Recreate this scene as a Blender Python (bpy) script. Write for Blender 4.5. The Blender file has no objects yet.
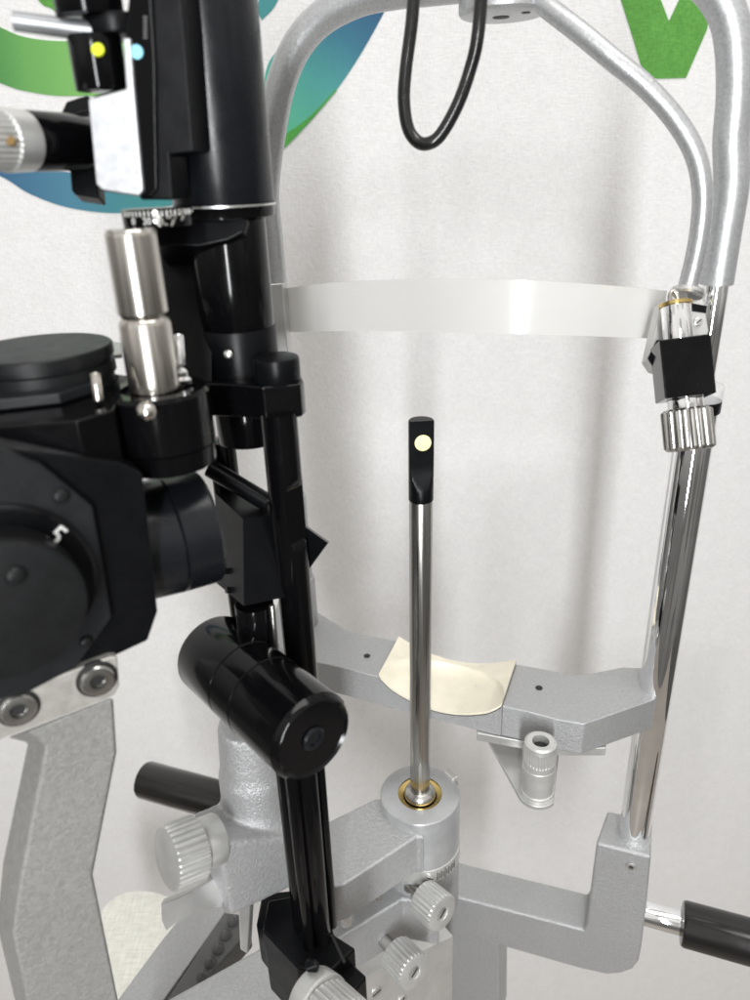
import bpy, bmesh, math, random
from mathutils import Vector, Matrix
random.seed(4)
SC = bpy.context.scene
COL = SC.collection
PI = math.pi
CZ = 0.72                                   # camera height above the (hidden) table top
F = 740.0                                   # focal length in photograph pixels (750 x 1000)
pitch = math.radians(24.1); roll = math.radians(2.1)
FW = Vector((0, math.cos(pitch), -math.sin(pitch)))
R0 = Vector((1, 0, 0)); U0 = Vector((0, math.sin(pitch), math.cos(pitch)))
RT = R0*math.cos(roll) - U0*math.sin(roll)
UP = U0*math.cos(roll) + R0*math.sin(roll)
CAM = Vector((0, 0, CZ))
Z = Vector((0, 0, 1))

# ---------- measuring helpers (photograph pixel -> real point in the place) ----------
def ray(px, py):
    return FW + RT*((px-375)/F) - UP*((py-500)/F)
def V(px, py, t): return CAM + ray(px, py)*t
def PZ(px, py, z):                            # z is relative to the eye
    d = ray(px, py); return CAM + d*(z/d.z)
def PP(px, py, p0, n):
    d = ray(px, py); return CAM + d*((p0-CAM).dot(n)/d.dot(n))
def ZV(p, py):                                # height on the vertical line through p seen at row py
    a = Vector((p.x, p.y, CZ)) - CAM
    k = (500-py)/F
    # (a+zZ).UP = k (a+zZ).FW
    z = (k*a.dot(FW) - a.dot(UP))/(Z.dot(UP) - k*Z.dot(FW))
    return Vector((p.x, p.y, CZ+z))
def PROJ(p):
    a = p-CAM; f = a.dot(FW)
    return (375+F*a.dot(RT)/f, 500-F*a.dot(UP)/f, f)

# ---------- materials ----------
def newmat(name):
    m = bpy.data.materials.new(name); m.use_nodes = True
    nt = m.node_tree; b = nt.nodes['Principled BSDF']
    return m, nt, b
def N(nt, typ, **kw):
    n = nt.nodes.new(typ)
    for k, v in kw.items():
        if k in n.inputs: n.inputs[k].default_value = v
        else: setattr(n, k, v)
    return n
def coords(nt): return N(nt, 'ShaderNodeTexCoord').outputs['Object']
def ramp(nt, fac, stops):
    r = N(nt, 'ShaderNodeValToRGB'); e = r.color_ramp.elements
    e[0].position, e[0].color = stops[0][0], (*stops[0][1], 1)
    e[1].position, e[1].color = stops[-1][0], (*stops[-1][1], 1)
    for p, c in stops[1:-1]:
        q = e.new(p); q.color = (*c, 1)
    nt.links.new(fac, r.inputs['Fac']); return r.outputs['Color']
def frange(nt, fac, a, b, lo=0.3, hi=0.7):
    r = N(nt, 'ShaderNodeMapRange'); nt.links.new(fac, r.inputs['Value'])
    r.inputs['From Min'].default_value = lo; r.inputs['From Max'].default_value = hi
    r.inputs['To Min'].default_value = a; r.inputs['To Max'].default_value = b
    return r.outputs['Result']
def bump(nt, b, h, strength, dist):
    n = N(nt, 'ShaderNodeBump', Strength=strength, Distance=dist)
    nt.links.new(h, n.inputs['Height']); nt.links.new(n.outputs['Normal'], b.inputs['Normal'])

def hammer(name, c1, c2, scale=420, metallic=0.55, rough=0.42, bs=0.5, bd=0.0006):
    """silver hammer-finish enamel: mottled flakes with shallow dimples"""
    m, nt, b = newmat(name); co = coords(nt)
    n1 = N(nt, 'ShaderNodeTexNoise', Scale=scale, Detail=3.0, Roughness=0.55, Distortion=0.8)
    n2 = N(nt, 'ShaderNodeTexNoise', Scale=scale*5, Detail=2.0)
    n3 = N(nt, 'ShaderNodeTexNoise', Scale=28.0, Detail=3.0)
    for n in (n1, n2, n3): nt.links.new(co, n.inputs['Vector'])
    mx = N(nt, 'ShaderNodeMix', data_type='FLOAT'); mx.inputs[0].default_value = 0.35
    nt.links.new(n1.outputs['Fac'], mx.inputs[2]); nt.links.new(n2.outputs['Fac'], mx.inputs[3])
    c = ramp(nt, mx.outputs[0], [(0.38, c1), (0.6, c2)])
    nt.links.new(c, b.inputs['Base Color'])
    b.inputs['Metallic'].default_value = metallic
    nt.links.new(frange(nt, n3.outputs['Fac'], rough-0.05, rough+0.08), b.inputs['Roughness'])
    bump(nt, b, mx.outputs[0], bs, bd)
    return m
def gloss(name, c, rough=0.12, coat=0.0, spec=0.5, rv=0.05, bs=0.0, metallic=0.0, scale=60, dust=None):
    m, nt, b = newmat(name); co = coords(nt)
    n1 = N(nt, 'ShaderNodeTexNoise', Scale=float(scale), Detail=5.0, Roughness=0.65)
    nt.links.new(co, n1.inputs['Vector'])
    nt.links.new(frange(nt, n1.outputs['Fac'], max(0.02, rough-rv), rough+rv), b.inputs['Roughness'])
    if dust:
        n2 = N(nt, 'ShaderNodeTexNoise', Scale=1500.0, Detail=2.0)
        nt.links.new(co, n2.inputs['Vector'])
        nt.links.new(ramp(nt, n2.outputs['Fac'], [(0.66, c), (0.74, dust)]), b.inputs['Base Color'])
    else:
        c2 = tuple(min(1, x*1.25) for x in c)
        nt.links.new(ramp(nt, n1.outputs['Fac'], [(0.3, c), (0.75, c2)]), b.inputs['Base Color'])
    b.inputs['Metallic'].default_value = metallic
    b.inputs['Coat Weight'].default_value = coat; b.inputs['Coat Roughness'].default_value = 0.08
    b.inputs['Specular IOR Level'].default_value = spec
    if bs:
        n3 = N(nt, 'ShaderNodeTexNoise', Scale=1200.0, Detail=2.0); nt.links.new(co, n3.inputs['Vector'])
        bump(nt, b, n3.outputs['Fac'], bs, 0.0003)
    return m
def brushed(name, c, rough=0.25, stretch=(900, 900, 8), aniso=0.4):
    m, nt, b = newmat(name); co = coords(nt)
    mp = N(nt, 'ShaderNodeMapping'); mp.inputs['Scale'].default_value = stretch
    nt.links.new(co, mp.inputs['Vector'])
    n1 = N(nt, 'ShaderNodeTexNoise', Scale=1.0, Detail=4.0); nt.links.new(mp.outputs[0], n1.inputs['Vector'])
    c2 = tuple(x*0.72 for x in c)
    nt.links.new(ramp(nt, n1.outputs['Fac'], [(0.3, c2), (0.7, c)]), b.inputs['Base Color'])
    nt.links.new(frange(nt, n1.outputs['Fac'], rough-0.06, rough+0.1), b.inputs['Roughness'])
    b.inputs['Metallic'].default_value = 1.0; b.inputs['Anisotropic'].default_value = aniso
    bump(nt, b, n1.outputs['Fac'], 0.06, 0.0002)
    return m

M = {}
M['silver'] = hammer('silver_enamel', (.43, .432, .436), (.50, .503, .508), scale=480, metallic=.5, rough=.38, bs=.9, bd=.0009)
M['silver_fine'] = hammer('silver_enamel_fine', (.425, .430, .436), (.485, .490, .497), scale=560, metallic=.5, rough=.36, bs=.9, bd=.0009)
M['arm_grey'] = hammer('grey_enamel', (.26, .257, .248), (.32, .317, .306), scale=400, metallic=.3, rough=.5, bs=.8, bd=.0009)
M['tube'] = hammer('tube_silver', (.43, .44, .445), (.55, .56, .565), scale=700, metallic=.6, rough=.33, bs=.5, bd=.0004)
M['rail'] = gloss('rail_grey', (.10, .10, .10), rough=.4)
M['dull_steel'] = gloss('dull_steel', (.30, .31, .32), rough=.35, metallic=.7)
M['collar_grey'] = gloss('collar_grey', (.40, .405, .41), rough=.33, metallic=.45, rv=.05, bs=.15)
M['shaft'] = gloss('turned_steel', (.45, .44, .42), rough=.28, metallic=1.0)
M['alu'] = gloss('satin_aluminium', (.62, .62, .61), rough=.3, metallic=.85, rv=.06, bs=.1)
M['alu_white'] = gloss('pale_anodised', (.55, .55, .535), rough=.38, metallic=.6, rv=.05, bs=.1)
M['chrome'] = gloss('chrome', (.82, .83, .84), rough=.05, metallic=1.0, rv=.03, scale=40)
M['steel'] = brushed('brushed_steel', (.50, .49, .465), rough=.24)
M['nickel'] = brushed('worn_nickel', (.66, .63, .58), rough=.17, stretch=(500, 500, 3), aniso=.2)
M['steel_flat'] = gloss('flat_steel', (.50, .485, .45), rough=.42, metallic=.6, rv=.05, bs=.25, scale=200)
M['black'] = gloss('black_gloss', (.0025, .0025, .003), spec=.22, rough=.12, rv=.04, dust=(.012, .012, .012))
M['black_satin'] = gloss('black_satin', (.003, .0033, .004), spec=.16, rough=.33, rv=.06, bs=.15, scale=90)
M['black_blue'] = gloss('black_anodised', (.005, .006, .008), spec=.35, rough=.27, rv=.05, bs=.1, scale=90)
M['dark_plate'] = gloss('charcoal_plate', (.008, .009, .0105), spec=.3, rough=.45, rv=.05, bs=.2, scale=120)
M['dark_knob'] = gloss('charcoal_knob', (.006, .0065, .007), spec=.3, rough=.42, rv=.05, bs=.2, scale=120)
M['rubber'] = gloss('black_rubber', (.010, .010, .010), rough=.2, rv=.08, dust=(.06, .06, .055))
M['grip'] = gloss('black_grip', (.012, .011, .011), rough=.16, rv=.06, dust=(.03, .03, .03))
M['brass'] = gloss('brass', (.58, .43, .17), rough=.25, metallic=1.0, rv=.08)
M['hole'] = gloss('dark_hole', (.012, .012, .012), rough=.6)
M['cream'] = gloss('cream_plastic', (.72, .675, .55), rough=.33, rv=.06, coat=.2, scale=40)
M['cream'].node_tree.nodes['Principled BSDF'].inputs['Subsurface Weight'].default_value = 0.0
M['cream'].node_tree.nodes['Principled BSDF'].inputs['Subsurface Radius'].default_value = (.01, .006, .003)
M['yellow'] = gloss('yellow_paint', (.62, .72, .03), rough=.4)
M['blue'] = gloss('blue_paint', (.25, .6, .75), rough=.4)
M['white_ink'] = gloss('white_ink', (.72, .72, .70), rough=.5)
M['dark_ink'] = gloss('dark_ink', (.07, .07, .07), rough=.5)
M['worn'] = gloss('worn_chrome', (.75, .74, .70), rough=.2, metallic=.9, rv=.1, scale=700)
M['dot_brown'] = gloss('brown_dot', (.16, .10, .03), rough=.4)
M['bracket'] = gloss('pale_bracket', (.55, .55, .54), rough=.4, metallic=.7)
# light spot on the rod tip, imitated by a self-glowing material
m, nt, b = newmat('glow_spot'); b.inputs['Base Color'].default_value = (.30, .27, .08, 1)
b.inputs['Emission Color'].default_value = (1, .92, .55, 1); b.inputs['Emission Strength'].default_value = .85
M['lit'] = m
# clear milky strap
m, nt, b = newmat('milky_plastic'); co = coords(nt)
n1 = N(nt, 'ShaderNodeTexNoise', Scale=14.0, Detail=3.0); nt.links.new(co, n1.inputs['Vector'])
nt.links.new(ramp(nt, n1.outputs['Fac'], [(.3, (.72, .715, .69)), (.7, (.76, .755, .735))]), b.inputs['Base Color'])
b.inputs['Roughness'].default_value = .2; b.inputs['Alpha'].default_value = .66
b.inputs['Coat Weight'].default_value = .6; b.inputs['Coat Roughness'].default_value = .07
M['strap'] = m
m, nt, b = newmat('clear_plastic'); b.inputs['Base Color'].default_value = (.8, .8, .8, 1)
b.inputs['Roughness'].default_value = .1; b.inputs['Alpha'].default_value = .55
M['clear'] = m
# fabric-textured white wall
def wallmat(name, c1, c2, big=0.03):
    m, nt, b = newmat(name); co = coords(nt)
    mp1 = N(nt, 'ShaderNodeMapping'); mp1.inputs['Scale'].default_value = (170, 1, 620); nt.links.new(co, mp1.inputs['Vector'])
    mp2 = N(nt, 'ShaderNodeMapping'); mp2.inputs['Scale'].default_value = (620, 1, 170); nt.links.new(co, mp2.inputs['Vector'])
    a = N(nt, 'ShaderNodeTexNoise', Scale=1.0, Detail=3.0); nt.links.new(mp1.outputs[0], a.inputs['Vector'])
    c = N(nt, 'ShaderNodeTexNoise', Scale=1.0, Detail=3.0); nt.links.new(mp2.outputs[0], c.inputs['Vector'])
    d = N(nt, 'ShaderNodeTexNoise', Scale=45.0, Detail=5.0, Roughness=.6); nt.links.new(co, d.inputs['Vector'])
    s = N(nt, 'ShaderNodeMath', operation='ADD'); nt.links.new(a.outputs['Fac'], s.inputs[0]); nt.links.new(c.outputs['Fac'], s.inputs[1])
    s2 = N(nt, 'ShaderNodeMath', operation='MULTIPLY_ADD'); nt.links.new(d.outputs['Fac'], s2.inputs[0]); s2.inputs[1].default_value = .6
    nt.links.new(s.outputs[0], s2.inputs[2])
    nt.links.new(ramp(nt, frange(nt, s2.outputs[0], 0, 1, .95, 1.65), [(0, c1), (1, c2)]), b.inputs['Base Color'])
    b.inputs['Roughness'].default_value = .75
    bump(nt, b, s2.outputs[0], .5, .0011)
    return m
M['wall'] = wallmat('white_textile_wall', (.75, .74, .735), (.86, .855, .85))
M['logo_green'] = wallmat('print_green', (.07, .25, .035), (.13, .38, .065))
M['logo_green_dark'] = wallmat('print_deep_green', (.06, .30, .05), (.10, .42, .07))
# ring: colour runs from green through teal to deep blue round the printed ring
def printed_gradient(name, p0, p1, stops):
    m, nt, b = newmat(name); co = coords(nt)
    g = N(nt, 'ShaderNodeVectorMath', operation='SUBTRACT'); nt.links.new(co, g.inputs[0]); g.inputs[1].default_value = p0
    dv = Vector(p1)-Vector(p0); l = dv.length; dv = dv/l/l
    dt = N(nt, 'ShaderNodeVectorMath', operation='DOT_PRODUCT'); nt.links.new(g.outputs[0], dt.inputs[0]); dt.inputs[1].default_value = dv
    nz = N(nt, 'ShaderNodeTexNoise', Scale=700.0, Detail=3.0); nt.links.new(co, nz.inputs['Vector'])
    s = N(nt, 'ShaderNodeMath', operation='MULTIPLY_ADD'); nt.links.new(nz.outputs['Fac'], s.inputs[0]); s.inputs[1].default_value = .12
    nt.links.new(dt.outputs['Value'], s.inputs[2])
    nt.links.new(ramp(nt, s.outputs[0], stops), b.inputs['Base Color'])
    b.inputs['Roughness'].default_value = .7
    bump(nt, b, nz.outputs['Fac'], .3, .0006)
    return m
# linen
m, nt, b = newmat('linen'); co = coords(nt)
mp1 = N(nt, 'ShaderNodeMapping'); mp1.inputs['Scale'].default_value = (60, 700, 60); nt.links.new(co, mp1.inputs['Vector'])
mp2 = N(nt, 'ShaderNodeMapping'); mp2.inputs['Scale'].default_value = (700, 60, 60); nt.links.new(co, mp2.inputs['Vector'])
a = N(nt, 'ShaderNodeTexNoise', Scale=1.0, Detail=3.0); nt.links.new(mp1.outputs[0], a.inputs['Vector'])
c = N(nt, 'ShaderNodeTexNoise', Scale=1.0, Detail=3.0); nt.links.new(mp2.outputs[0], c.inputs['Vector'])
s = N(nt, 'ShaderNodeMath', operation='ADD'); nt.links.new(a.outputs['Fac'], s.inputs[0]); nt.links.new(c.outputs['Fac'], s.inputs[1])
nt.links.new(ramp(nt, frange(nt, s.outputs[0], 0, 1, .75, 1.25), [(0, (.64, .635, .56)), (1, (.84, .835, .77))]), b.inputs['Base Color'])
b.inputs['Roughness'].default_value = .8; bump(nt, b, s.outputs[0], .4, .0008)
M['linen'] = m

# ---------- object helpers ----------
ORG = {}
def thing(name, label, cat, loc, group=None):
    o = bpy.data.objects.new(name, None); COL.objects.link(o)
    o.location = loc; o.empty_display_size = .02
    o['label'] = label; o['category'] = cat
    if group: o['group'] = group
    ORG[o.name] = Vector(loc); return o
def obj(name, bm, mat, parent=None, bevel=0.0, seg=3, ang=32, label=None, origin=None):
    org = ORG[parent.name] if parent else (origin or Vector((0, 0, 0)))
    bmesh.ops.remove_doubles(bm, verts=bm.verts, dist=1e-6)
    bmesh.ops.recalc_face_normals(bm, faces=bm.faces)
    bmesh.ops.translate(bm, verts=bm.verts, vec=-org)
    me = bpy.data.meshes.new(name); bm.to_mesh(me); bm.free()
    me.materials.append(M[mat])
    for p in me.polygons: p.use_smooth = True
    me.set_sharp_from_angle(angle=math.radians(ang))
    o = bpy.data.objects.new(name, me); COL.objects.link(o)
    if parent: o.parent = parent
    else: o.location = org
    ORG[o.name] = org
    if bevel:
        md = o.modifiers.new('Bevel', 'BEVEL'); md.width = bevel; md.segments = seg
        md.limit_method = 'ANGLE'; md.angle_limit = math.radians(30); md.harden_normals = True
        md.use_clamp_overlap = True
    if label: o['label'] = label
    return o
def basis(d):
    d = d.normalized()
    a = Z if abs(d.z) < .95 else Vector((0, 1, 0))
    x = a.cross(d).normalized(); return x, d.cross(x).normalized(), d
def lathe(bm, p, d, prof, seg=64, flutes=0, fdepth=0.0, close=True, rs=None):
    """prof: list of (s along d, r).  flutes: knurling; True third entry in prof row = fluted"""
    x, y, d = basis(d)
    rings = []
    n = flutes*6 if flutes else seg
    for row in prof:
        s, r = row[0], row[1]; fl = len(row) > 2 and row[2]
        ring = []
        for i in range(n):
            a = 2*PI*i/n; rr = r
            if fl:
                ph = (i % 6)/6
                rr = r - fdepth*(0, .15, .8, 1.0, .8, .15)[i % 6]
            ring.append(bm.verts.new(p + d*s + x*(rr*math.cos(a)) + y*(rr*math.sin(a))))
        rings.append(ring)
    for a, b2 in zip(rings, rings[1:]):
        for i in range(n):
            j = (i+1) % n
            bm.faces.new((a[i], a[j], b2[j], b2[i]))
    if close:
        bm.faces.new(rings[0][::-1]); bm.faces.new(rings[-1])
    return bm
def cylp(r, l, bv=.0005, r2=None):
    r2 = r if r2 is None else r2
    return [(0, r-bv), (bv*.3, r-bv*.3), (bv, r), (l-bv, r2), (l-bv*.3, r2-bv*.3), (l, r2-bv)]
def cyl(p0, p1, r, r2=None, bv=.0005, seg=64, bm=None):
    bm = bm or bmesh.new(); d = p1-p0
    return lathe(bm, p0, d, cylp(r, d.length, bv, r2), seg)
def prism(front, vec, back=None, bm=None):
    bm = bm or bmesh.new()
    a = [bm.verts.new(p) for p in front]
    b2 = [bm.verts.new(p) for p in (back or [q+vec for q in front])]
    n = len(a)
    bm.faces.new(a); bm.faces.new(b2[::-1])
    for i in range(n):
        j = (i+1) % n; bm.faces.new((a[j], a[i], b2[i], b2[j]))
    return bm
def box(c, ax, ay, az, sx, sy, sz, bm=None):
    p = [c + ax*(sx*i) + ay*(sy*j) + az*sz for i, j in ((-.5, -.5), (.5, -.5), (.5, .5), (-.5, .5))]
    p = [q - az*(sz*.5) for q in p]
    return prism(p, -az*sz, bm=bm)
def spline(pts, n=10):
    out = []
    P = [pts[0]*2-pts[1]] + list(pts) + [pts[-1]*2-pts[-2]]
    for i in range(1, len(P)-2):
        for k in range(n):
            t = k/n; a, b2, c, d = P[i-1], P[i], P[i+1], P[i+2]
            out.append(.5*((2*b2) + (c-a)*t + (2*a-5*b2+4*c-d)*t*t + (3*b2-a-3*c+d)*t**3))
    out.append(pts[-1]); return out
def tube(pts, r, seg=28, n=10, bm=None, rr=None):
    bm = bm or bmesh.new()
    Q = spline(pts, n) if n > 1 else pts
    T = [(Q[min(i+1, len(Q)-1)]-Q[max(i-1, 0)]).normalized() for i in range(len(Q))]
    x = basis(T[0])[0]; rings = []
    for i, (q, t) in enumerate(zip(Q, T)):
        x = (x - t*x.dot(t)).normalized(); y = t.cross(x)
        rad = r if rr is None else rr[0]+(rr[1]-rr[0])*i/(len(Q)-1)
        rings.append([bm.verts.new(q + x*(rad*math.cos(2*PI*k/seg)) + y*(rad*math.sin(2*PI*k/seg))) for k in range(seg)])
    for a, b2 in zip(rings, rings[1:]):
        for k in range(seg):
            j = (k+1) % seg; bm.faces.new((a[k], a[j], b2[j], b2[k]))
    bm.faces.new(rings[0][::-1]); bm.faces.new(rings[-1]); return bm
def disc(c, nrm, r, th=.0003, seg=40, bm=None, off=.0003):
    return lathe(bm or bmesh.new(), c + nrm.normalized()*(off-th), nrm, [(0, r), (th*.7, r), (th, r*.97)], seg)
def hex_bolt(name, c, nrm, r, mat, parent, h=.002, hx=.45):
    o = obj(name, lathe(bmesh.new(), c, nrm, [(0, r), (h*.6, r), (h*.92, r*.92), (h, r*.82), (h, r*hx), (h*.25, r*hx*.95), (h*.2, r*hx*.05)], 48), mat, parent)
    x, y, d = basis(nrm)
    ring = [c + d*(h*.3) + x*(r*hx*.97*math.cos(PI/3*k)) + y*(r*hx*.97*math.sin(PI/3*k)) for k in range(6)]
    s = obj('hex_socket', prism(ring, -d*(h*.1)), 'hole', o)
    return o
def slot_screw(name, c, nrm, r, mat, parent, a0=.6, h=.001):
    o = obj(name, lathe(bmesh.new(), c-nrm.normalized()*h, nrm, cylp(r, 2*h, h*.4), 32), mat, parent)
    x, y, d = basis(nrm); u = x*math.cos(a0)+y*math.sin(a0); w = d.cross(u)
    obj('slot', box(c+d*(h*1.05), u, w, d, r*1.7, r*.28, h*.2), 'hole', o)
    return o
def knob(name, p, d, r, l, mat, parent, fl=26, shaft=None, fd=None, cap=True):
    fd = fd or r*.09
    if shaft: obj('shaft', cyl(p-d.normalized()*shaft[1], p+d.normalized()*.002, shaft[0]), 'shaft', parent)
    pr = [(0, r*.82), (l*.02, r*.92), (l*.07, r, 1), (l*.93, r, 1), (l*.98, r*.93), (l, r*.86), (l, r*.4), (l*.93, r*.36), (l*.93, r*.02)] if cap else \
         [(0, r*.82), (l*.02, r*.92), (l*.07, r, 1), (l*.93, r, 1), (l*.98, r*.95), (l, r*.90), (l, r*.02)]
    o = obj(name, lathe(bmesh.new(), p, d, pr, flutes=fl, fdepth=fd), mat, parent, ang=28)
    if cap: slot_screw('screw', p+d.normalized()*(l*.93), d, r*.3, 'alu', o)
    return o
def text_mesh(txt, size, c, xdir, ydir, name, mat, parent, th=.0002):
    cu = bpy.data.curves.new('t', 'FONT'); cu.body = txt; cu.size = size; cu.extrude = th
    cu.align_x = 'CENTER'; cu.align_y = 'CENTER'
    o = bpy.data.objects.new('t', cu); COL.objects.link(o)
    bpy.context.view_layer.update()
    me = bpy.data.meshes.new_from_object(o.evaluated_get(bpy.context.evaluated_depsgraph_get()))
    bpy.data.objects.remove(o)
    bm = bmesh.new(); bm.from_mesh(me)
    xd = xdir.normalized(); yd = ydir.normalized(); zd = xd.cross(yd)
    for v in bm.verts: v.co = c + xd*v.co.x + yd*v.co.y + zd*(v.co.z)
    return obj(name, bm, mat, parent)

# =====================================================================
#  SETTING
# =====================================================================
WY = 0.80
wn = Vector((0, -1, 0)); wp = Vector((0, WY, 0))
bm = bmesh.new()
prism([Vector((-1.6, WY, -.9)), Vector((1.6, WY, -.9)), Vector((1.6, WY, 2.0)), Vector((-1.6, WY, 2.0))], Vector((0, .05, 0)), bm=bm)
w = obj('wall', bm, 'wall'); w['kind'] = 'structure'; w['label'] = 'white textile covered wall behind the instrument'
w['category'] = 'wall'
bm = bmesh.new()
prism([Vector((-1.6, -1.2, -.9)), Vector((1.6, -1.2, -.9)), Vector((1.6, WY, -.9)), Vector((-1.6, WY, -.9))], Vector((0, 0, -.05)), bm=bm)
M['floor'] = gloss('floor_vinyl', (.30, .27, .24), rough=.4, rv=.1)
fl_ = obj('floor', bm, 'floor'); fl_['kind'] = 'structure'
def W(px, py, off=.0008): return PP(px, py, Vector((0, WY-off, 0)), wn)
logo = thing('printed_logo', 'large round green and teal swirl emblem with green lettering printed on the white wall', 'logo', W(200, 100, 0))
def wp_poly(name, px, mat, off=.0008, th=.0006):
    P = [W(x, y, off) for x, y in px]
    return obj(name, prism(P, Vector((0, th, 0))), mat, logo)
def sp2(pts, n=8):
    return [(p.x, p.y) for p in spline([Vector((x, y, 0)) for x, y in pts], n)]
def lo(v): return tuple(v - ORG[logo.name])
# upper green band (left)
M['g_left'] = printed_gradient('print_green_left', lo(W(-10, 60)), lo(W(110, 60)), [(0, (.05, .22, .06)), (.35, (.13, .36, .09)), (1, (.22, .50, .13))])
wp_poly('green_arc', sp2([(-160, -60), (-60, -5), (0, 27), (30, 38), (75, 41), (130, 34), (200, -10)]) + sp2([(210, 40), (140, 90), (70, 96), (30, 92), (0, 83), (-60, 55), (-160, 0)]), 'g_left')
wp_poly('green_arc', sp2([(10, -40), (38, 0), (50, 8), (66, 14), (100, 12), (130, -40)]), 'logo_green')
M['teal_low'] = printed_gradient('print_teal_low', lo(W(0, 190)), lo(W(150, 205)), [(0, (.03, .11, .22)), (.5, (.06, .20, .30)), (1, (.05, .26, .27))])
wp_poly('teal_crescent', sp2([(-160, 60), (-60, 150), (0, 176), (30, 194), (70, 208), (120, 213), (170, 206), (230, 180), (275, 140)]) +
        sp2([(275, 110), (220, 155), (165, 172), (110, 178), (60, 170), (0, 150), (-60, 110), (-160, 20)]), 'teal_low')
M['teal_r'] = printed_gradient('print_teal_right', lo(W(300, 150)), lo(W(385, 0)), [(0, (.10, .50, .22)), (.2, (.10, .46, .32)), (.45, (.07, .34, .32)), (.75, (.03, .16, .24)), (1, (.02, .09, .19))])
wp_poly('teal_crescent', sp2([(284, 148), (305, 127), (335, 92), (362, 52), (389, 2), (400, -30)]) + sp2([(330, -30), (300, 30), (270, 60), (262, 100), (262, 150)]), 'teal_r')
wp_poly('green_edge', sp2([(262, 163), (284, 148), (310, 121), (337, 90)]) + sp2([(336, 89), (309, 117), (284, 135), (262, 148)]), 'logo_green_dark', off=.0016)
wp_poly('teal_arc', sp2([(262, 20), (276, 4), (290, -30)]) + sp2([(270, -30), (255, 10)]), 'teal_low')
M['letter_green'] = M['logo_green']
wp_poly('letter', [(614, -30), (621, 0), (633, 38), (645, 79), (686, 78), (707, 30), (716, -10), (720, -40), (690, -40), (679, 0), (669, 21), (661, 0), (652, -40)], 'letter_green')

# =====================================================================
#  HEAD REST  (two posts, arch, strap, chin bar, base bracket, grips)
# =====================================================================
h = -.32
PR = PZ(656, 686, h); PL = PZ(303, 622, h)
fx = (PR-PL).normalized(); fy = Vector((-fx.y, fx.x, 0))
if fy.y < 0: fy = -fy
PR.z = PL.z = CZ+h
hr = thing('head_rest', 'silver patient head rest with arched tube, chrome posts, milky forehead strap and grey chin bar', 'head rest', Vector((PR.x, PR.y, 0)))
print('spacing', (PR-PL).length, 'PR', PR, 'PL', PL, PROJ(PR), [PROJ(ZV(PR, y)) for y in (100, 300, 500, 828)], [PROJ(ZV(PL, y)) for y in (50, 240, 600)])
legtop = ZV(PR, 828).z
# chrome lower post right
pc = ZV(PR, 400)
obj('post', cyl(Vector((PR.x, PR.y, legtop-.01)), pc, .0108), 'chrome', hr)
obj('post', cyl(pc - Z*.01, ZV(PR, 270), .0064), 'chrome', hr)
q = ZV(PR, 384); q2 = ZV(PR, 399); q3 = ZV(PR, 411)
obj('collar', cyl(q2, q, .0120), 'clear', hr)
obj('collar_ring', cyl(q3, q2, .0119), 'black_satin', hr)
# left post
PLb = Vector((PL.x, PL.y, PL.z-.002))
obj('sleeve', cyl(PLb, ZV(PL, 576), .0118, bv=.002), 'silver_fine', hr)
obj('post', cyl(ZV(PL, 580), ZV(PL, 494), .0100, bv=.0015), 'silver_fine', hr)
obj('post', cyl(ZV(PL, 500), ZV(PL, 270), .0064), 'chrome', hr)
obj('post', cyl(Vector((PL.x, PL.y, legtop-.01)), PLb, .0108), 'chrome', hr)
# arch of painted tube: straight up from each post then bending over, in the frame's own plane
fp = Vector((PR.x, PR.y, 0))
def FPt(px, py, off=0): return PP(px, py, fp - fy*off, fy)
zr = ZV(PR, 284); zl = ZV(PL, 284)
arch = [zr, ZV(PR, 235), ZV(PR, 185), FPt(731, 140), FPt(734.5, 100), FPt(735, 66), FPt(733, 38), FPt(728, 16), FPt(717, -5), FPt(698, -24), FPt(664, -40), FPt(625, -46), FPt(560, -40), FPt(500, -22), FPt(440, -14), FPt(395, -9), FPt(358, -1), FPt(322, 18), FPt(297, 46), FPt(281, 84), FPt(272, 130)]
arch += [ZV(PL, 190), ZV(PL, 240), ZV(PL, 284)]
obj('arch_tube', tube(arch, .0084, seg=36, n=8), 'tube', hr)
obj('strap_clip', prism([ZV(PL, 350)+fx*.002-fy*.010, ZV(PL, 282)+fx*.002-fy*.010, ZV(PL, 282)+fx*.009-fy*.006, ZV(PL, 350)+fx*.009-fy*.006], fy*.008), 'bracket', hr, bevel=.0006)
# forehead strap
t0 = PROJ(ZV(PL, 310))[2]; t1 = PROJ(ZV(PR, 310))[2]
rows = [(284, 289, 332), (300, 286.5, 332), (318, 284.5, 331.5), (328, 283, 331), (360, 281, 331), (400, 279.5, 331.5), (440, 279, 332), (480, 279, 333), (520, 280, 334), (560, 282, 335), (600, 285, 336.5), (640, 288.5, 338), (664, 291, 339)]
bm = bmesh.new(); fr = []; bk = []
for (x, a, c) in rows:
    s = (x-284)/(664-284)
    tt = t0 + (t1+.010-t0)*s - .045*math.sin(PI*s)
    m_ = V(x, (a+c)/2, tt)
    top = ZV(m_, a); bot = ZV(m_, c)
    fr.append((bm.verts.new(top), bm.verts.new(bot)))
    bk.append((bm.verts.new(top+fy*.0013), bm.verts.new(bot+fy*.0013)))
for i in range(len(fr)-1):
    bm.faces.new((fr[i][0], fr[i+1][0], fr[i+1][1], fr[i][1]))
    bm.faces.new((bk[i][1], bk[i+1][1], bk[i+1][0], bk[i][0]))
    bm.faces.new((fr[i][0], bk[i][0], bk[i+1][0], fr[i+1][0]))
    bm.faces.new((fr[i][1], fr[i+1][1], bk[i+1][1], bk[i][1]))
bm.faces.new((fr[0][0], fr[0][1], bk[0][1], bk[0][0])); bm.faces.new((fr[-1][1], fr[-1][0], bk[-1][0], bk[-1][1]))
obj('forehead_strap', bm, 'strap', hr, ang=40)

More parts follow.
